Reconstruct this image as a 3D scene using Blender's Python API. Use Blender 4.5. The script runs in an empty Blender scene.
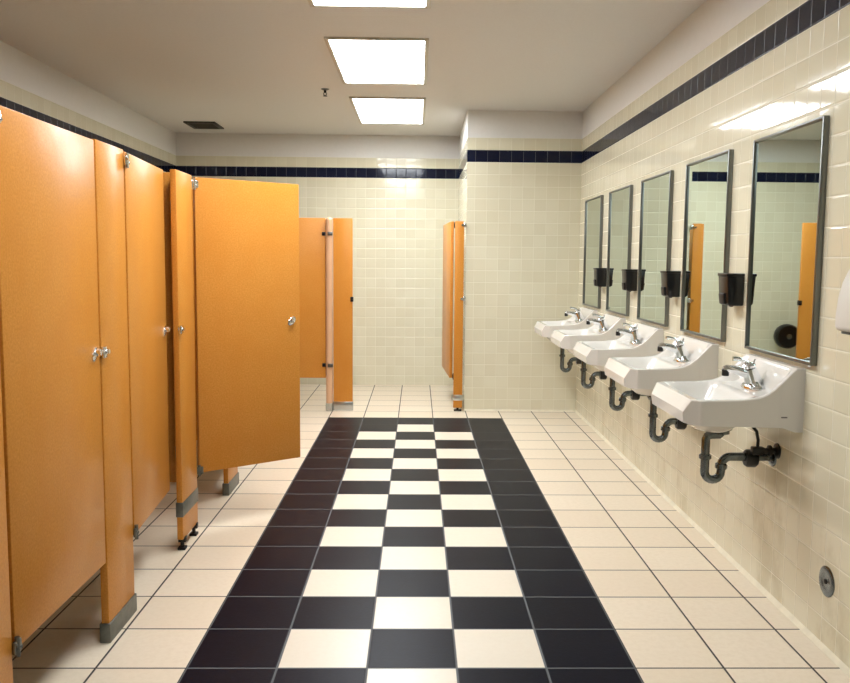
import bpy, bmesh, math, random
from mathutils import Vector, Matrix
random.seed(7)
SC = bpy.context.scene
COL = SC.collection
PI = math.pi

# ------------------------------------------------------------------ camera
F_PX, YAW, PITCH, ROLL, SHX = 841.67, 0.019, 0.09579, -0.009, 8.18
cam_d = bpy.data.cameras.new('camera'); cam = bpy.data.objects.new('camera', cam_d); COL.objects.link(cam)
cam_d.sensor_width = 36; cam_d.lens = F_PX * 36 / 850; cam_d.shift_x = -SHX / 850; cam_d.clip_start = .02
fw = Vector((math.sin(YAW) * math.cos(PITCH), math.cos(YAW) * math.cos(PITCH), -math.sin(PITCH)))
rt = Vector((math.cos(YAW), -math.sin(YAW), 0)); dn = fw.cross(rt)
r2 = math.cos(ROLL) * rt + math.sin(ROLL) * dn
d2 = -math.sin(ROLL) * rt + math.cos(ROLL) * dn
cam.matrix_world = Matrix(((r2.x, -d2.x, -fw.x, .0099), (r2.y, -d2.y, -fw.y, 0), (r2.z, -d2.z, -fw.z, 1.3783), (0, 0, 0, 1)))
SC.camera = cam
# ------------------------------------------------------------------ world, exposure
w = bpy.data.worlds.new('world'); SC.world = w; w.use_nodes = True
w.node_tree.nodes['Background'].inputs[0].default_value = (.9, .95, 1, 1)
w.node_tree.nodes['Background'].inputs[1].default_value = .05
SC.view_settings.view_transform = 'Standard'; SC.view_settings.look = 'None'
SC.view_settings.gamma = 1; SC.view_settings.use_curve_mapping = False
SC.view_settings.exposure = 0.05
LAMP = 22.0
LAMP_DIM = 11.5          # strength of the unseen nearest panel, set lower to suit the shading
LAMP_COL = (.91, .95, .99, 1)
SC.cycles.max_bounces = 10; SC.cycles.diffuse_bounces = 2; SC.cycles.glossy_bounces = 5
SC.cycles.sample_clamp_indirect = 6
SC.cycles.use_denoising = True

# ------------------------------------------------------------------ material helpers
def lin(c):
    c = c / 255
    return c / 12.92 if c <= .04045 else ((c + .055) / 1.055) ** 2.4
def rgb(r, g, b): return (lin(r), lin(g), lin(b), 1)
class NT:
    def __init__(s, name):
        s.m = bpy.data.materials.new(name); s.m.use_nodes = True; s.t = s.m.node_tree
        s.b = s.t.nodes['Principled BSDF']
    def new(s, t): return s.t.nodes.new(t)
    def put(s, sock, v):
        if hasattr(v, 'is_output'): s.t.links.new(v, sock)
        else: sock.default_value = v
    def math(s, op, a, b=None, c=None):
        n = s.new('ShaderNodeMath'); n.operation = op; s.put(n.inputs[0], a)
        if b is not None: s.put(n.inputs[1], b)
        if c is not None: s.put(n.inputs[2], c)
        return n.outputs[0]
    def mix(s, f, a, b, mode='MIX'):
        n = s.new('ShaderNodeMix'); n.data_type = 'RGBA'; n.blend_type = mode
        s.put(n.inputs[0], f); s.put(n.inputs[6], a); s.put(n.inputs[7], b); return n.outputs[2]
    def ramp(s, v, lo, hi, a=0., b=1.):
        n = s.new('ShaderNodeMapRange'); n.interpolation_type = 'SMOOTHSTEP'
        s.put(n.inputs[0], v)
        for i, q in enumerate((lo, hi, a, b)): n.inputs[i + 1].default_value = q
        return n.outputs[0]
    def coord(s):
        n = s.new('ShaderNodeTexCoord'); return n.outputs['Object']
    def xyz(s, v):
        n = s.new('ShaderNodeSeparateXYZ'); s.put(n.inputs[0], v); return n.outputs
    def comb(s, x, y, z):
        n = s.new('ShaderNodeCombineXYZ')
        for i, q in enumerate((x, y, z)): s.put(n.inputs[i], q)
        return n.outputs[0]
    def noise(s, v, scale, detail=2, rough=.5):
        n = s.new('ShaderNodeTexNoise'); s.put(n.inputs['Vector'], v)
        n.inputs['Scale'].default_value = scale; n.inputs['Detail'].default_value = detail; n.inputs['Roughness'].default_value = rough
        return n.outputs[0]
    def white(s, v):
        n = s.new('ShaderNodeTexWhiteNoise'); n.noise_dimensions = '3D'; s.put(n.inputs[0], v); return n.outputs[0], n.outputs[1]
    def bump(s, h, strength, dist):
        n = s.new('ShaderNodeBump'); n.inputs['Strength'].default_value = strength; n.inputs['Distance'].default_value = dist
        s.put(n.inputs['Height'], h); s.t.links.new(n.outputs[0], s.b.inputs['Normal'])
    def set(s, **k):
        for a, v in k.items(): s.put(s.b.inputs[a.replace('_', ' ')], v)
        return s.m
def simple(name, col, rough=.5, metal=0, bump=0, scale=60, var=0, coat=0):
    n = NT(name); c = n.coord(); base = col
    if var:
        f = n.noise(c, scale * .3, 3)
        base = n.mix(n.ramp(f, .3, .7), tuple(q * (1 - var) for q in col[:3]) + (1,), tuple(min(1, q * (1 + var)) for q in col[:3]) + (1,))
    if bump: n.bump(n.noise(c, scale, 3), bump, .002)
    n.set(Base_Color=base, Roughness=rough, Metallic=metal, Coat_Weight=coat)
    if coat: n.set(Coat_Roughness=.12)
    return n.m

P = .1078            # wall tile pitch
def wall_mat(name, ax, off=0.0, shade_stain=False):
    n = NT(name); c = n.coord(); o = n.xyz(c)
    u = n.math('ADD', n.math('DIVIDE', o[ax], P), off + 500); v = n.math('ADD', n.math('DIVIDE', o[2], P), 0.0)
    fu, fv = n.math('FRACT', u), n.math('FRACT', v)
    iu, iv = n.math('FLOOR', u), n.math('FLOOR', v)
    du = n.math('MINIMUM', fu, n.math('SUBTRACT', 1., fu)); dv = n.math('MINIMUM', fv, n.math('SUBTRACT', 1., fv))
    d = n.math('MINIMUM', n.math('MULTIPLY', du, 1.7), dv)
    g = n.ramp(d, .012, .026)
    wv, wc = n.white(n.comb(iu, iv, 3.))
    cream = n.mix(wv, rgb(228, 221, 193), rgb(234, 228, 202))
    cream = n.mix(n.ramp(n.noise(c, 2.2, 2), .35, .7, 0, .35), cream, rgb(224, 216, 186))
    if shade_stain:      # stains and shade under the basins, painted as blotches in the tile colour
        low = n.ramp(o[2], .75, .35)
        blot = n.math('MULTIPLY', n.ramp(n.noise(n.comb(n.math('MULTIPLY', o[0], 1.), n.math('MULTIPLY', o[1], 1.6), o[2]), 2.4, 5, .65), .47, .68), low)
        cream = n.mix(n.math('MULTIPLY', blot, .38), cream, rgb(176, 160, 112))
    isb = n.math('COMPARE', iv, 21., .1)
    navy = n.mix(wv, rgb(14, 19, 40), rgb(20, 27, 50))
    tile = n.mix(isb, cream, navy)
    grout = n.mix(isb, rgb(240, 235, 214), rgb(80, 84, 92))
    tc = n.mix(g, grout, tile)
    paint = n.math('GREATER_THAN', o[2], P * 23)
    pc = n.mix(n.noise(c, 30, 3), rgb(236, 234, 228), rgb(242, 240, 234))
    n.set(Base_Color=n.mix(paint, tc, pc))
    # glossy glaze, dull grout and dull paint
    n.set(Specular_IOR_Level=n.math('SUBTRACT', .5, n.math('MULTIPLY', isb, .22)))
    rough = n.math('ADD', n.math('MULTIPLY', n.math('SUBTRACT', 1., g), .5), .07)
    n.set(Roughness=n.math('MAXIMUM', rough, n.math('MULTIPLY', paint, .75)))
    wz = n.xyz(wc)
    tilt = n.math('ADD', n.math('MULTIPLY', n.math('SUBTRACT', wz[0], .5), fu), n.math('MULTIPLY', n.math('SUBTRACT', wz[1], .5), fv))
    h = n.math('ADD', n.ramp(d, .01, .07), n.math('MULTIPLY', tilt, .25))
    h = n.math('ADD', h, n.math('MULTIPLY', n.noise(c, 11, 2), .35))
    h = n.math('MULTIPLY', h, n.math('SUBTRACT', 1., paint))
    h = n.math('ADD', h, n.math('MULTIPLY', n.math('MULTIPLY', n.noise(c, 140, 2), paint), .25))
    n.bump(h, .55, .0022)
    return n.m

T = .3048; D0 = 7.312
def floor_mat():
    n = NT('floor_tiles'); c = n.coord(); o = n.xyz(c)
    u = n.math('ADD', n.math('DIVIDE', o[0], T), 2.5 + 100); v = n.math('ADD', n.math('DIVIDE', n.math('SUBTRACT', D0, o[1]), T), 100.)
    fu, fv = n.math('FRACT', u), n.math('FRACT', v)
    j = n.math('SUBTRACT', n.math('FLOOR', u), 100.); k = n.math('SUBTRACT', n.math('FLOOR', v), 100.)
    du = n.math('MINIMUM', fu, n.math('SUBTRACT', 1., fu)); dv = n.math('MINIMUM', fv, n.math('SUBTRACT', 1., fv))
    d = n.math('MINIMUM', du, dv); g = n.ramp(d, .0100, .0150)
    def band(x, lo, hi): return n.math('MULTIPLY', n.math('GREATER_THAN', x, lo), n.math('LESS_THAN', x, hi))
    inside = n.math('MULTIPLY', band(j, -.5, 4.5), n.math('GREATER_THAN', k, -.5))
    inner = n.math('MULTIPLY', band(j, .5, 3.5), n.math('GREATER_THAN', k, .5))
    odd = n.math('GREATER_THAN', n.math('MODULO', n.math('ADD', n.math('ADD', j, k), 200.), 2.), .5)
    black = n.math('MULTIPLY', inside, n.math('SUBTRACT', 1., n.math('MULTIPLY', inner, odd)))
    wv, wc = n.white(n.comb(j, k, 1.))
    mott = n.noise(c, 45, 4, .65)
    cream = n.mix(wv, rgb(228, 212, 188), rgb(235, 221, 199))
    cream = n.mix(n.ramp(mott, .35, .7, 0, .3), cream, rgb(214, 196, 168))
    white = n.mix(n.ramp(mott, .35, .7, 0, .3), rgb(230, 220, 202), rgb(222, 210, 190))
    light = n.mix(inner, cream, white)
    navy = n.mix(wv, rgb(7, 9, 22), rgb(12, 15, 28))
    navy = n.mix(n.ramp(mott, .4, .75, 0, .4), navy, rgb(18, 22, 38))
    tile = n.mix(black, light, navy)
    grout = n.mix(inside, rgb(56, 50, 46), rgb(100, 102, 104))
    n.set(Base_Color=n.mix(g, grout, tile))
    rough = n.mix(black, (.30, .30, .30, 1), (.36, .36, .36, 1))
    r = n.math('ADD', n.xyz(rough)[0], n.math('MULTIPLY', n.math('SUBTRACT', 1., g), .4))
    n.set(Roughness=r, Specular_IOR_Level=n.math('SUBTRACT', .45, n.math('MULTIPLY', black, .38)))
    h = n.math('ADD', n.ramp(d, .006, .02), n.math('MULTIPLY', n.noise(c, 90, 3), .22))
    n.bump(h, .5, .002)
    return n.m

def ceiling_mat():
    n = NT('ceiling_texture'); c = n.coord()
    n.set(Base_Color=n.mix(n.noise(c, 60, 4, .7), rgb(234, 232, 228), rgb(244, 243, 240)), Roughness=.85)
    n.bump(n.noise(c, 170, 3, .7), .6, .004)
    return n.m

def panel_mat():
    n = NT('orange_laminate'); c = n.coord()
    f = n.noise(c, 130, 4, .7); g = n.noise(c, 6, 3, .6)
    base = n.mix(n.ramp(f, .3, .72), rgb(206, 134, 52), rgb(224, 154, 72))
    base = n.mix(n.ramp(g, .35, .7, 0, .35), base, rgb(208, 132, 48))
    n.set(Base_Color=base, Roughness=.3, Specular_IOR_Level=.14)
    n.bump(n.math('ADD', n.math('MULTIPLY', g, 1.6), n.math('MULTIPLY', f, .1)), .35, .004)
    return n.m
def emit_mat(name, col, st):
    n = NT(name); n.set(Base_Color=(.8, .8, .8, 1), Emission_Color=col, Emission_Strength=st, Roughness=.5)
    return n.m

M = dict(
    wall_x=wall_mat('tiled_wall_facing', 0, .15), wall_y=wall_mat('tiled_wall_side', 1), wall_ys=wall_mat('tiled_wall_basins', 1, 0, True),
    floor=floor_mat(), ceil=ceiling_mat(), panel=panel_mat(),
    chrome=simple('chrome', (.78, .8, .82, 1), .1, 1),
    steel=simple('brushed_steel', (.20, .21, .20, 1), .33, 1, .15, 200),
    shoe=simple('dull_steel_shoe', rgb(112, 114, 108), .38, .7, .1, 120, .1),
    pipe=simple('tarnished_pipe', rgb(116, 124, 128), .2, .9, .08, 90, .2),
    post=simple('pale_laminate', rgb(226, 178, 138), .3),
    satin=simple('satin_chrome', (.55, .57, .56, 1), .28, 1, .1, 120),
    rubber=simple('black_fitting', rgb(26, 27, 28), .4, .1, .1, 90, .1),
    porcelain=simple('white_porcelain', rgb(232, 227, 218), .1, 0, 0, 1, 0, .3),
    black=simple('black_plastic', rgb(9, 9, 12), .3, 0, .05, 200),
    white=simple('white_plastic', rgb(228, 222, 212), .3, 0, .03, 100),
    gray=simple('grey_mark', rgb(110, 106, 102), .6),
    mirror=simple('mirror_glass', (.62, .73, .69, 1), .015, 1),
    duct=simple('dark_duct', rgb(40, 38, 36), .8),
    ventm=simple('vent_paint', rgb(58, 54, 48), .6, .2, .05, 90),
    frame=simple('lamp_trim', rgb(214, 208, 194), .4, .1, .02, 90),
    caulk=simple('pale_caulk', rgb(232, 224, 198), .5, 0, .1, 60, .06),
    bolt=simple('dark_bolt', rgb(34, 32, 32), .45, .6, .05, 90),
    lamp=emit_mat('lamp_diffuser', LAMP_COL, LAMP), lamp_dim=emit_mat('lamp_diffuser_dim', LAMP_COL, LAMP_DIM),
)

# ------------------------------------------------------------------ mesh helpers
def obj(name, bm, mat, parent=None, smooth=True, angle=38):
    me = bpy.data.meshes.new(name)
    bmesh.ops.recalc_face_normals(bm, faces=bm.faces)
    bm.to_mesh(me); bm.free()
    me.materials.append(M[mat])
    if smooth:
        me.polygons.foreach_set('use_smooth', [True] * len(me.polygons)); me.set_sharp_from_angle(angle=math.radians(angle))
    o = bpy.data.objects.new(name, me); COL.objects.link(o); o.parent = parent
    return o
def thing(name, label, cat, loc=(0, 0, 0), rz=0, group=None):
    o = bpy.data.objects.new(name, None); COL.objects.link(o); o.empty_display_size = .1
    o.location = loc; o.rotation_euler = (0, 0, rz)
    tag(o, label, cat, group); return o
def tag(o, label, cat, group=None):
    o['label'] = label; o['category'] = cat
    if group: o['group'] = group
    return o
def struct(name, bm, mat, smooth=False):
    o = obj(name, bm, mat, None, smooth); o['kind'] = 'structure'; return o
def copy_tree(o, parent=None):
    c = o.copy(); COL.objects.link(c); c.parent = parent
    for ch in list(o.children): copy_tree(ch, c)
    return c
def box(bm, a, b, bev=0, seg=2):
    a, b = Vector(a), Vector(b)
    g = bmesh.ops.create_cube(bm, size=1, matrix=Matrix.Translation((a + b) / 2) @ Matrix.Diagonal((*(b - a), 1)))
    if bev:
        es = list({e for v in g['verts'] for e in v.link_edges})
        bmesh.ops.bevel(bm, geom=es, offset=bev, segments=seg, affect='EDGES', profile=.5)
    return bm
def bx(a, b, bev=0, seg=2): return box(bmesh.new(), a, b, bev, seg)
def tube(bm, pts, rad, n=16, cap=True, sq=1.0):
    pts = [Vector(p) for p in pts]
    if not hasattr(rad, '__len__'): rad = [rad] * len(pts)
    tans = []
    for i in range(len(pts)):
        a = pts[max(i - 1, 0)]; b = pts[min(i + 1, len(pts) - 1)]; tans.append((b - a).normalized())
    t = tans[0]; nrm = t.orthogonal().normalized()
    if abs(t.y) < .9: nrm = (Vector((0, 1, 0)) - t * t.y).normalized()
    rings = []
    for p, q, r in zip(pts, tans, rad):
        nrm = (nrm - q * nrm.dot(q)).normalized(); bn = q.cross(nrm)
        rings.append([bm.verts.new(p + (nrm * math.cos(2 * PI * k / n) + bn * math.sin(2 * PI * k / n) * sq) * r) for k in range(n)])
    for a, b in zip(rings, rings[1:]):
        for k in range(n): bm.faces.new((a[k], a[(k + 1) % n], b[(k + 1) % n], b[k]))
    if cap: bm.faces.new(rings[0][::-1]); bm.faces.new(rings[-1])
    return bm
def lathe(bm, c, axis, prof, n=24, s2=1.0):       # prof: (radius, distance along axis)
    c = Vector(c); ax = Vector(axis).normalized(); u = ax.orthogonal().normalized()
    if abs(ax.y) < .9: u = Vector((0, 1, 0)) - ax * ax.y; u.normalize()
    v = ax.cross(u); rings = []
    for r, h in prof:
        r = max(r, 1e-4)
        rings.append([bm.verts.new(c + ax * h + (u * math.cos(2 * PI * k / n) + v * math.sin(2 * PI * k / n) * s2) * r) for k in range(n)])
    for a, b in zip(rings, rings[1:]):
        for k in range(n): bm.faces.new((a[k], a[(k + 1) % n], b[(k + 1) % n], b[k]))
    bm.faces.new(rings[0][::-1]); bm.faces.new(rings[-1])
    return bm
def prism(bm, poly, lo, hi, plane='xz', bev=0):   # poly in a plane, pushed along the third axis
    def P3(a, b, c): return {'xz': (a, c, b), 'xy': (a, b, c), 'yz': (c, a, b)}[plane]
    A = [bm.verts.new(P3(a, b, lo)) for a, b in poly]; B = [bm.verts.new(P3(a, b, hi)) for a, b in poly]
    bm.faces.new(A); bm.faces.new(B[::-1]); n = len(poly)
    for k in range(n): bm.faces.new((A[k], B[k], B[(k + 1) % n], A[(k + 1) % n]))
    if bev:
        bm.edges.ensure_lookup_table(); bm.normal_update()
        es = [e for e in bm.edges if len(e.link_faces) == 2 and e.calc_face_angle(0) > .5]
        bmesh.ops.bevel(bm, geom=es, offset=bev, segments=2, affect='EDGES', profile=.5)
    return bm
def arc(c, r, a0, a1, n=8):
    return [(c[0] + r * math.cos(a0 + (a1 - a0) * i / n), c[1] + r * math.sin(a0 + (a1 - a0) * i / n)) for i in range(n + 1)]

# ------------------------------------------------------------------ room shell
XL, XR, XN, YB, YF, YA, ZC = -2.60, 1.48, .447, 9.26, -1.6, 7.68, 2.72
struct('floor', bx((XL - .1, YF - .1, -.1), (XR + .1, YB + .1, 0)), 'floor')
struct('ceiling', bx((XL - .1, YF - .1, ZC), (XR + .1, YB + .1, ZC + .1)), 'ceil')
struct('wall_right', bx((XR, YF, 0), (XR + .1, YA, ZC)), 'wall_ys')
struct('wall_left', bx((XL - .1, YF, 0), (XL, YB, ZC)), 'wall_y')
struct('wall_back', bx((XL, YB, 0), (XN, YB + .1, ZC)), 'wall_x')
struct('wall_front', bx((XL, YF - .1, 0), (XR, YF, ZC)), 'wall_x')
ob = struct('wall_alcove', bx((XN, YA, 0), (XR + .1, YB, ZC)), 'wall_x')
ob.data.materials.append(M['wall_y'])
for p in ob.data.polygons:
    if abs(p.normal.x) > .5: p.material_index = 1
struct('baseboard_right', prism(bmesh.new(), [(XR, 0), (XR - .014, 0), (XR - .011, .006), (XR - .004, .013), (XR, .018)], YF, YA, 'xz'), 'caulk', True)
struct('baseboard_alcove', prism(bmesh.new(), [(YA, 0), (YA - .010, 0), (YA - .008, .005), (YA - .003, .010), (YA, .013)], XN, XR - .014, 'yz'), 'caulk', True)

# ------------------------------------------------------------------ ceiling lights, vent, sprinkler
def ceiling_light(yc, label):
    L, W = 1.25, .585
    t = thing('ceiling_light', label, 'ceiling light', (-.25, yc, ZC), 0, 'square fluorescent ceiling panels')
    bm = bmesh.new(); f = .026
    for s in (-1, 1):
        box(bm, (s * W / 2 - (f if s < 0 else 0), -L / 2 - f, -.014), (s * W / 2 + (f if s > 0 else 0), L / 2 + f, 0), .003)
        box(bm, (-W / 2, s * L / 2 - (f if s < 0 else 0), -.014), (W / 2, s * L / 2 + (f if s > 0 else 0), 0), .003)
    obj('frame', bm, 'frame', t)
    obj('diffuser', bx((-W / 2, -L / 2, -.007), (W / 2, L / 2, -.001)), 'lamp' if yc > 3 else 'lamp_dim', t, False)
for yc, lb in ((3.96, 'bright ceiling light panel cut off by the top edge, nearest the viewer'),
               (5.90, 'middle one of three glowing ceiling light panels, beside the sprinkler'),
               (7.77, 'farthest and smallest glowing ceiling light panel, near the tiled back wall'),
               (2.03, 'ceiling light panel overhead, before the nearest sink')):
    ceiling_light(yc, lb)

t = thing('ceiling_vent', 'small dark louvred air vent in the ceiling above the far stalls', 'vent', (-2.15, 8.68, ZC))
bm = bmesh.new()
for s in (-1, 1):
    box(bm, (s * .135 - .02, -.2, -.014), (s * .135 + .02, .2, 0), .003)
    box(bm, (-.115, s * .18 - .02, -.014), (.115, s * .18 + .02, 0), .003)
obj('frame', bm, 'ventm', t)
obj('duct_opening', bx((-.115, -.16, -.004), (.115, .16, -.0005)), 'duct', t, False)
bm = bmesh.new()
for k in range(7):
    y = -.135 + k * .045
    prism(bm, [(y - .014, -.005), (y + .010, -.020), (y + .013, -.018), (y - .011, -.005)], -.114, .114, 'yz')
obj('louvre', bm, 'ventm', t, False)
t = thing('sprinkler_head', 'tiny dark fire sprinkler hanging from the ceiling left of the light panels', 'sprinkler', (-.732, 6.82, ZC))
obj('escutcheon', lathe(bmesh.new(), (0, 0, 0), (0, 0, -1), [(.032, 0), (.032, .004), (.02, .01), (.012, .012)]), 'steel', t)
bm = lathe(bmesh.new(), (0, 0, -.012), (0, 0, -1), [(.010, 0), (.010, .016), (.007, .018)])
for s in (-1, 1): tube(bm, [(s * .007, 0, -.028), (s * .014, 0, -.038), (s * .004, 0, -.052)], .003, 8)
lathe(bm, (0, 0, -.052), (0, 0, -1), [(.004, 0), (.018, .002), (.018, .004), (.003, .006)])
obj('spray_nozzle', bm, 'bolt', t)

# ------------------------------------------------------------------ stall hardware and panels
XS = -1.088; TH = .028; ZT = 1.78; ZD = .30
def hinge_bm(z):        # pivot bracket at the hinge edge, local x = 0 is the joint
    bm = bx((-.016, -.0, z - .018), (.022, .012, z + .018), .004)
    tube(bm, [(.0, .009, z - .028), (.0, .009, z + .028)], .007, 12)
    tube(bm, [(-.010, .011, z + .006), (-.010, .015, z + .006)], .005, 8)
    tube(bm, [(.014, .011, z - .006), (.014, .015, z - .006)], .005, 8)
    return bm
def latch_bm(x, z):
    bm = lathe(bmesh.new(), (x, 0, z), (0, 1, 0), [(.028, 0), (.028, .003), (.020, .007)], 24, .62)
    lathe(bm, (x, .006, z + .008), (0, 1, 0), [(.009, 0), (.013, .008), (.012, .018), (.004, .021)], 16)
    return bm
def stall_door(loc, ang, width, label, group='orange toilet stall doors', latch=True, zt=ZT - .005):
    # local x along the door from its hinge, local +y is the outer face
    t = thing('stall_door', label, 'stall door', (loc[0], loc[1], 0), ang, group)
    obj('panel', bx((.006, -TH, ZD), (width, 0, zt), .004), 'panel', t)
    obj('hinge', hinge_bm(zt - .035), 'chrome', t, True, 30); obj('hinge', hinge_bm(ZD + .015), 'steel', t, True, 30)
    if latch: obj('latch', latch_bm(width - .05, 1.05), 'chrome', t)
    return t
def pilaster(y0, y1, label, zb=0., shoe=True, zt=ZT):
    t = thing('stall_pilaster', label, 'stall post', (XS, y0, 0), 0, 'orange stall pilasters')
    w = y1 - y0
    obj('panel', bx((-TH, 0, max(zb, .002)), (0, w, zt), .004), 'panel', t)
    if shoe: obj('shoe', bx((-TH - .006, -.006, 0), (.006, w + .006, .072), .004), 'shoe', t)
    bm = bx((-.004, -.007, 1.03), (.014, .030, 1.07), .004); tube(bm, [(.013, .018, 1.052), (.022, .018, 1.052)], .008, 12)
    obj('strike_plate', bm, 'chrome', t, True, 30)
    return t
def partition(y, label):
    t = thing('stall_partition', label, 'stall partition', (XL, y, 0), 0, 'orange partitions between the stalls')
    obj('panel', bx((0.004, -.013, ZD), (XS - TH - XL - .004, .013, ZT - .002), .004), 'panel', t)
    for z in (.45, 1.62):
        for x in (.0, XS - TH - XL - .035): obj('wall_bracket', bx((x, -.022, z - .03), (x + .035, .022, z + .03), .004), 'steel', t)

# pilasters
pilaster(1.95, 2.226, 'orange stall post at the far left edge, nearest the viewer')
pilaster(2.93, 3.205, 'orange stall post with a grey metal shoe between the two closed doors')
pc = pilaster(3.885, 4.156, 'orange stall post with grey tape near its foot, holding the wide open door', .055, False)
bm = bx((-TH - .003, -.003, .165), (.003, .274, .235), .002)
o = obj('tape_band', bm, 'shoe', pc); o['label'] = 'grey metal repair band around the foot'
for y in (.035, .24):
    bm = bmesh.new(); box(bm, (-TH - .004, y - .022, .0), (.004, y + .022, .012), .002); tube(bm, [(-.014, y, .01), (-.014, y, .07)], .009, 10)
    box(bm, (-TH - .002, y - .014, .036), (.006, y + .014, .062), .002)
    obj('levelling_foot', bm, 'bolt', pc)
pilaster(4.835, 5.10, 'orange stall post whose shoe shows just below the wide open door')
pilaster(5.785, 6.05, 'orange stall post hidden behind the wide open door, fifth along the row')
pilaster(6.735, 7.00, 'orange stall post hidden behind the wide open door, farthest along the row')
# doors: the row's closed doors run along +Y, outer face towards the aisle (+X)
def row_door(yh, a_deg, width, label, **k):
    # closed: local x -> +Y, local +y -> -X ; mirror by building with the hinge turned round
    return stall_door((XS, yh), PI / 2 - math.radians(a_deg), width, label, **k)
def flip(t):            # put the outer face on local -y
    for c in t.children:
        c.data.transform(Matrix.Diagonal((1, -1, 1, 1))); c.data.flip_normals()
flip(row_door(2.236, 0, .682, 'closed orange stall door at the far left, largest in view'))
flip(row_door(3.215, -4.5, .655, 'narrow-looking orange stall door left slightly ajar inwards, second in row'))
flip(row_door(4.184, 52.5, .585, 'orange stall door standing wide open into the aisle'))
flip(row_door(5.11, -3, .655, 'orange stall door hidden behind the wide open door, fourth along the row'))
flip(row_door(6.06, -3, .655, 'orange stall door hidden behind the wide open door, last along the row'))
for i, y in enumerate((2.11, 3.07, 4.02, 4.97, 5.92, 6.87)):
    partition(y, 'orange partition inside the stalls, ' + ('before the first closed door', 'between the two closed doors', 'behind the post with the taped foot',
              'behind the wide open door', 'fifth from the viewer', 'farthest from the viewer')[i])

# the far accessible stall, its front faces the viewer at y = 7.66
YS = 7.655
t = thing('privacy_panel', 'orange raised panel left of the rounded post in the far stall front', 'stall partition', (-2.6, YS, 0))
obj('panel', bx((.004, 0, ZD), (1.775, TH, 1.752), .004), 'panel', t)
for z in (.42, 1.61): obj('bracket', bx((1.745, -.012, z - .016), (1.775, .002, z + .016), .003), 'bolt', t)
t = thing('stall_post', 'slim rounded post in the far stall front, paler than the panels beside it', 'stall post', (-.792, YS - .035, 0))
prof = arc((0, .03), .03, PI, 2 * PI, 10) + [(.03, .075), (-.03, .075)]
bm = prism(bmesh.new(), prof, .05, 1.735, 'xy')
lathe(bm, (0, .03, 1.735), (0, 0, 1), [(.0298, 0), (.026, .012), (.016, .020), (.002, .024)])
obj('panel', bm, 'post', t)
bm = prism(bmesh.new(), arc((0, .03), .033, PI, 2 * PI, 10) + [(.033, .078), (-.033, .078)], 0, .07, 'xy')
obj('shoe', bm, 'satin', t)
for z in (.42, 1.61):
    bm = bx((-.01, -.012, z - .016), (.036, .004, z + .016), .003); tube(bm, [(.01, -.012, z), (.01, -.02, z)], .007, 10)
    obj('bracket', bm, 'steel', t)
t = thing('stall_pilaster', 'flat orange stall post left of the far stall opening, chrome shoe', 'stall post', (-.755, YS, 0), 0, 'orange stall pilasters')
obj('panel', bx((0, 0, .002), (.175, TH, 1.752), .004), 'panel', t)
o = obj('shoe', bx((-.002, -.007, 0), (.18, TH + .007, .082), .005), 'satin', t)
bm = bx((.155, -.012, 1.0), (.182, TH + .006, 1.045), .004); tube(bm, [(.17, -.012, 1.02), (.17, -.022, 1.02)], .009, 12)
obj('strike_plate', bm, 'bolt', t)
# roll holder on the inside of the far stall (seen in the nearest mirror)
t = thing('paper_roll_holder', 'round black paper roll holder in the far stall, seen in the nearest mirror', 'paper dispenser', (-1.17, YB, .58))
obj('cover', lathe(bmesh.new(), (0, 0, 0), (0, -1, 0), [(.13, 0), (.135, .02), (.135, .085), (.12, .105), (.05, .112)], 36), 'black', t)
obj('hub', lathe(bmesh.new(), (0, -.112, 0), (0, -1, 0), [(.03, 0), (.028, .008), (.01, .01)], 24), 'steel', t)

t = thing('stall_pilaster', 'very slim orange stall post beside the tiled corner, right of the opening', 'stall post', (.345, YS, 0), 0, 'orange stall pilasters')
obj('panel', bx((0, 0, .03), (.082, TH, 1.735), .004), 'panel', t)
bm = bmesh.new()
lathe(bm, (.041, TH / 2, .10), (0, 0, 1), [(.030, 0), (.033, .006), (.033, .045), (.030, .052)], 24, 1.75)
o = obj('shoe', bm, 'satin', t); o['label'] = 'grey ring clamp near the foot'
bm = bx((.006, -.004, 0), (.076, TH + .004, .014), .002); tube(bm, [(.041, .014, .01), (.041, .014, .04)], .012, 8)
obj('levelling_foot', bm, 'bolt', t)
for z in (1.035, 1.70):
    bm = bx((.076, -.006, z - .02), (.102, TH + .004, z + .02), .004); tube(bm, [(.066, .002, z), (.066, -.016, z)], .011, 12)
    obj('wall_bracket', bm, 'chrome', t)
t = stall_door((.337, YS + TH + .024), PI / 2 - math.radians(-3.0), .86, 'orange door of the far stall, swung inwards and seen edge-on', 'orange toilet stall doors', True, 1.735)
flip(t)
for c in t.children:
    if c.name.startswith('hinge'): c.data.materials[0] = M['bolt']

# ------------------------------------------------------------------ basins
def interp(tab, x):
    if x <= tab[0][0]: return tab[0][1]
    for (a, p), (b, q) in zip(tab, tab[1:]):
        if x <= b: return p + (q - p) * (x - a) / (b - a)
    return tab[-1][1]
def sstep(a, b, x):
    k = min(1, max(0, (x - a) / (b - a))); return k * k * (3 - 2 * k)
Z0 = .739
SIDE = [(0, .985), (.032, .985), (.045, .975), (.073, .945), (.11, .908), (.14, .885), (.17, .872), (.21, .866), (.25, .863), (.425, .86), (.452, .812)]
CENT = [(0, .985), (.030, .985), (.040, .975), (.052, .940), (.062, .900), (.073, .880), (.09, .873), (.165, .868), (.182, .858), (.20, .825), (.23, .785), (.27, .768), (.31, .768), (.345, .785), (.372, .825), (.39, .853), (.402, .86), (.425, .86), (.452, .812)]
BOT = [(0, .739), (.03, .739), (.075, .755), (.43, .762), (.452, .768)]
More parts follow.
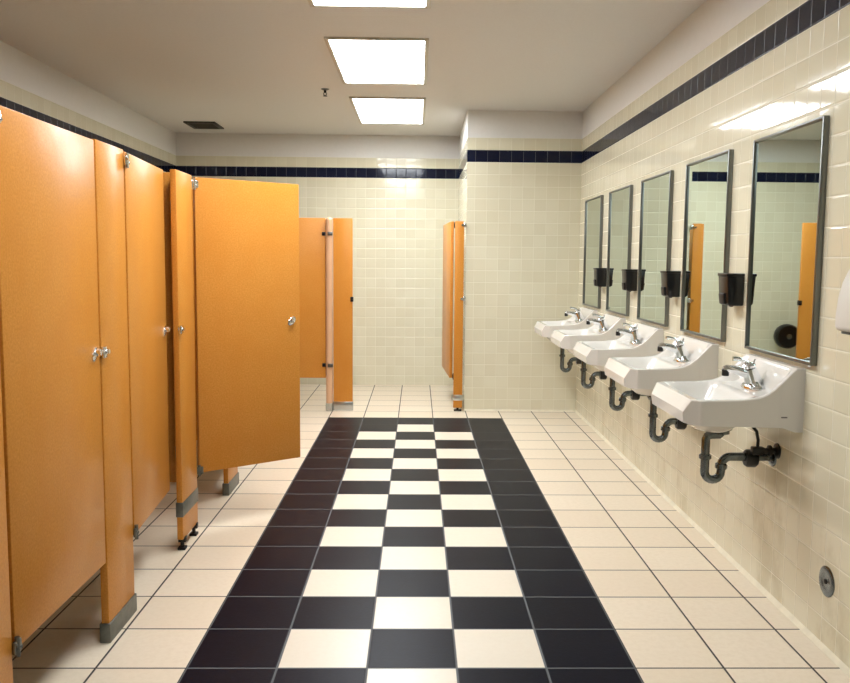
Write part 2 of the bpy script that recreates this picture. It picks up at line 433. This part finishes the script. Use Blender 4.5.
def basin_mesh():
    bm = bmesh.new()
    S = sorted(set([round(.452 * i / 46, 4) for i in range(47)] + [.425, .395, .032, .402]))
    NV = 44
    def wmax(s): return .254 if s < .39 else .254 - .036 * (s - .39) / .062
    top, bot = [], []
    for s in S:
        W = wmax(s); rt_, rb = [], []
        for k in range(NV + 1):
            v = -1 + 2 * k / NV; v = math.copysign(1 - (1 - abs(v)) ** 1.35, v)
            w_ = v * W; e = W - abs(w_)
            b = sstep(.016, .058, e)
            if s > .16: b = min(b, sstep(.012, .085, e))
            z = interp(SIDE, s) * (1 - b) + interp(CENT, s) * b
            z -= .005 * (1 - min(1, e / .006)) ** 2
            rt_.append(bm.verts.new((-s, w_, z - Z0)))
            d = math.hypot((s - .265) / .15, w_ / .19)
            zb = interp(BOT, s) - .060 * (1 - sstep(.35, 1., d))
            inset = 1 - .012 * (1 if s > .08 else 0)
            rb.append(bm.verts.new((-s * (inset if s > .4 else 1), w_ * inset, zb - Z0)))
        top.append(rt_); bot.append(rb)
    n = len(S)
    for i in range(n - 1):
        for k in range(NV):
            bm.faces.new((top[i][k], top[i][k + 1], top[i + 1][k + 1], top[i + 1][k]))
            bm.faces.new((bot[i][k], bot[i + 1][k], bot[i + 1][k + 1], bot[i][k + 1]))
        for k in (0, NV): bm.faces.new((top[i][k], top[i + 1][k], bot[i + 1][k], bot[i][k]))
    for i in (0, n - 1):
        for k in range(NV): bm.faces.new((top[i][k], bot[i][k], bot[i][k + 1], top[i][k + 1]))
    return bm
def make_sink(y, label, offset_drain):
    t = thing('wall_sink', label, 'sink', (XR, y, Z0), 0, 'white wall-hung sinks')
    obj('basin', basin_mesh(), 'porcelain', t, True, 30)
    obj('maker_mark', bx((-.085, -.2545, .055), (-.062, -.2500, .060)), 'gray', t, False)
    dz = .8725 - Z0; s0 = -.094
    # faucet: base (part) with spout, lever and aerator as sub-parts
    bm = lathe(bmesh.new(), (s0, 0, dz - .004), (0, 0, 1), [(.088, 0), (.088, .010), (.074, .019), (.046, .027), (.038, .033)], 28, .46)
    tube(bm, [(s0, 0, dz + .02), (s0 - .010, 0, dz + .05), (s0 - .020, 0, dz + .078)], [.036, .031, .027], 20)
    f = obj('faucet', bm, 'chrome', t)
    bm = tube(bmesh.new(), [(s0 - .010, 0, dz + .046), (s0 - .035, 0, dz + .060), (s0 - .078, 0, dz + .074), (s0 - .115, 0, dz + .078), (s0 - .127, 0, dz + .075)],
              [.021, .020, .017, .0155, .012], 16)
    obj('spout', bm, 'chrome', f)
    obj('aerator', lathe(bmesh.new(), (s0 - .118, 0, dz + .074), (0, 0, -1), [(.0145, 0), (.0145, .024), (.010, .026)], 16), 'rubber', f)
    bm = lathe(bmesh.new(), (s0 - .020, 0, dz + .080), (-.22, 0, 1), [(.0235, 0), (.027, .004), (.027, .012), (.019, .020), (.008, .026)], 20)
    tube(bm, [(s0 - .022, 0, dz + .096), (s0 - .04, 0, dz + .112), (s0 - .072, 0, dz + .120), (s0 - .09, 0, dz + .119)], [.010, .0075, .0085, .0095], 12)
    tube(bm, [(s0 - .006, 0, dz + .092), (s0 + .004, 0, dz + .118)], [.006, .004], 8)
    obj('handle', bm, 'chrome', f)
    # drain
    q, lo = (-.281, .522) if offset_drain else (-.238, .492)      # tailpiece position, centre height of the bend
    qd = -.215 if offset_drain else q
    zz = lambda z: z - Z0
    obj('drain', lathe(bmesh.new(), (qd, 0, zz(.7045)), (0, 0, -1), [(.040, -.02), (.040, .004), (.030, .010), (.030, .022), (.019, .026)], 24), 'pipe', t)
    a = arc((q + .0335, zz(lo)), .0335, PI, 2 * PI, 10)
    b = arc((q + .105, zz(lo + .026)), .037, PI, PI / 2, 8)
    hz = lo + .063
    head = [(qd, 0, zz(.70)), (qd, 0, zz(.688)), (qd - .012, 0, zz(.677)), (q + .02, 0, zz(.676)), (q + .006, 0, zz(.671)), (q, 0, zz(.658))] if offset_drain else [(q, 0, zz(.70))]
    pts = head + [(q, 0, zz(.60)), (q, 0, zz(.55))] + [(x, 0, z) for x, z in a] + [(q + .068, 0, zz(lo + .013))] + [(x, 0, z) for x, z in b] + [(-.10, 0, zz(hz)), (-.004, 0, zz(hz))]
    tr = obj('drain_trap', tube(bmesh.new(), pts, .0175, 18), 'pipe', t)
    def nut(c, ax, r, h): 
        return lathe(bmesh.new(), c, ax, [(r * .86, -h), (r, -h * .7), (r, h * .7), (r * .86, h)], 10)
    obj('slip_nut', nut((q, 0, zz(.585)), (0, 0, 1), .025, .010), 'pipe', tr)
    obj('slip_nut', nut((q + .0675, 0, zz(lo + .023)), (.1, 0, 1), .0245, .012), 'pipe', tr)
    o = obj('coupling', nut((-.092, 0, zz(hz - .006)), (1, 0, 0), .037, .024), 'rubber', tr)
    obj('wall_flange', lathe(bmesh.new(), (-.001, 0, zz(hz)), (-1, 0, 0), [(.040, 0), (.038, .006), (.024, .014)], 24), 'pipe', tr)
    # supply valve and hose on the near side
    bm = tube(bmesh.new(), [(-.002, -.045, zz(.62)), (-.105, -.045, zz(.62))], .012, 12)
    box(bm, (-.108, -.062, zz(.605)), (-.058, -.028, zz(.637)), .005)
    lathe(bm, (-.001, -.045, zz(.62)), (-1, 0, 0), [(.032, 0), (.031, .006), (.014, .012)], 20)
    lathe(bm, (-.026, -.045, zz(.62)), (-1, 0, 0), [(.018, 0), (.024, .004), (.024, .012), (.018, .016)], 12)
    v = obj('supply_valve', bm, 'rubber', t)
    obj('hose', tube(bmesh.new(), [(-.084, -.045, zz(.63)), (-.083, -.045, zz(.665)), (-.09, -.043, zz(.70)), (-.112, -.035, zz(.728)), (-.125, -.03, zz(.752)), (-.126, -.03, zz(.757))], .0065, 10), 'rubber', v)
    return t
Y0S, PS = 3.385, .925
labs = ['white wall-hung sink nearest the viewer, its whole side and trap showing',
        'white wall-hung sink second from the viewer, below the mirror showing an orange door edge',
        'white wall-hung sink in the middle of the row of five',
        'white wall-hung sink fourth from the viewer, second from the far tiled wall',
        'white wall-hung sink farthest from the viewer, smallest of the row']
make_sink(Y0S, labs[0], True)
s1 = make_sink(Y0S + PS, labs[1], False)
for k in range(2, 5):
    c = copy_tree(s1); c.location.y = Y0S + PS * k; c['label'] = labs[k]

# ------------------------------------------------------------------ mirrors
def make_mirror(y, label):
    t = thing('wall_mirror', label, 'mirror', (XR, y, 1.005), 0, 'framed mirrors above the sinks')
    W, H, f = .635, .903, .012
    bm = bmesh.new()
    for s in (-1, 1):
        a, b = sorted((s * W / 2, s * (W / 2 - f)))
        box(bm, (-.024, a, 0), (0, b, H), .003)
    box(bm, (-.024, -W / 2 + f, 0), (0, W / 2 - f, f), .003); box(bm, (-.024, -W / 2 + f, H - f), (0, W / 2 - f, H), .003)
    obj('frame', bm, 'steel', t)
    obj('mirror_glass', bx((-.014, -W / 2 + f, f), (-.004, W / 2 - f, H - f)), 'mirror', t, False)
    return t
labs = ['tall framed mirror nearest the viewer, above the nearest sink', 'tall framed mirror reflecting a slim orange door edge, second from the viewer',
        'tall framed mirror in the middle of the row of five', 'tall framed mirror fourth from the viewer, second from the far wall',
        'tall framed mirror farthest away, next to the tiled corner']
m0 = make_mirror(3.362, labs[0])
for k in range(1, 5):
    c = copy_tree(m0); c.location.y = 3.362 + .92 * k; c['label'] = labs[k]

# ------------------------------------------------------------------ soap dispensers
def make_soap(y, label):
    t = thing('soap_dispenser', label, 'soap dispenser', (XR, y, 1.185), 0, 'black soap dispensers between the mirrors')
    bm = prism(bmesh.new(), [(0, .002), (-.062, .002), (-.072, .012), (-.080, .138), (0, .138)], -.058, .058, 'xz', .006)
    obj('tank', bm, 'black', t)
    obj('lid', bx((-.083, -.060, .134), (0, .060, .148), .004), 'black', t)
    obj('push_bar', prism(bmesh.new(), [(-.066, .008), (-.080, .008), (-.086, .055), (-.074, .06)], -.03, .03, 'xz', .003), 'rubber', t)
    obj('nozzle', lathe(bmesh.new(), (-.035, 0, .004), (0, 0, -1), [(.012, 0), (.011, .005), (.006, .009)], 14), 'rubber', t)
    return t
labs = ['black soap dispenser nearest the viewer, beside the nearest mirror', 'black soap dispenser second from the viewer, left of the mirror with the orange reflection',
        'black soap dispenser third from the viewer', 'black soap dispenser farthest away, between the two farthest mirrors']
d0 = make_soap(3.825, labs[0])
for k in range(1, 4):
    c = copy_tree(d0); c.location.y = 3.825 + .925 * k; c['label'] = labs[k]

# ------------------------------------------------------------------ towel dispenser at the right edge, cleanout cover
t = thing('towel_dispenser', 'white rounded paper towel dispenser cut off by the right edge', 'towel dispenser', (XR, 2.60, 1.16))
prof = [(0, .0), (-.085, .0), (-.098, .012), (-.098, .05), (-.092, .11), (-.080, .16), (-.062, .20), (-.035, .235), (0, .25)]
obj('cover', prism(bmesh.new(), prof, -.14, .14, 'xz', .007), 'white', t)
obj('paper_slot', bx((-.082, -.125, -.008), (-.010, .125, .002), .003), 'black', t)
t = thing('cleanout_cover', 'round grey metal cover plate low on the right wall near the floor', 'cover plate', (XR, 2.885, .25))
bm = lathe(bmesh.new(), (0, 0, 0), (-1, 0, 0), [(.055, 0), (.055, .003), (.050, .006), (.030, .0065), (.028, .0055), (.012, .0055)], 40)
obj('plate', bm, 'pipe', t)
obj('screw', lathe(bmesh.new(), (-.005, 0, 0), (-1, 0, 0), [(.010, 0), (.009, .003), (.003, .0045)], 16), 'bolt', t)
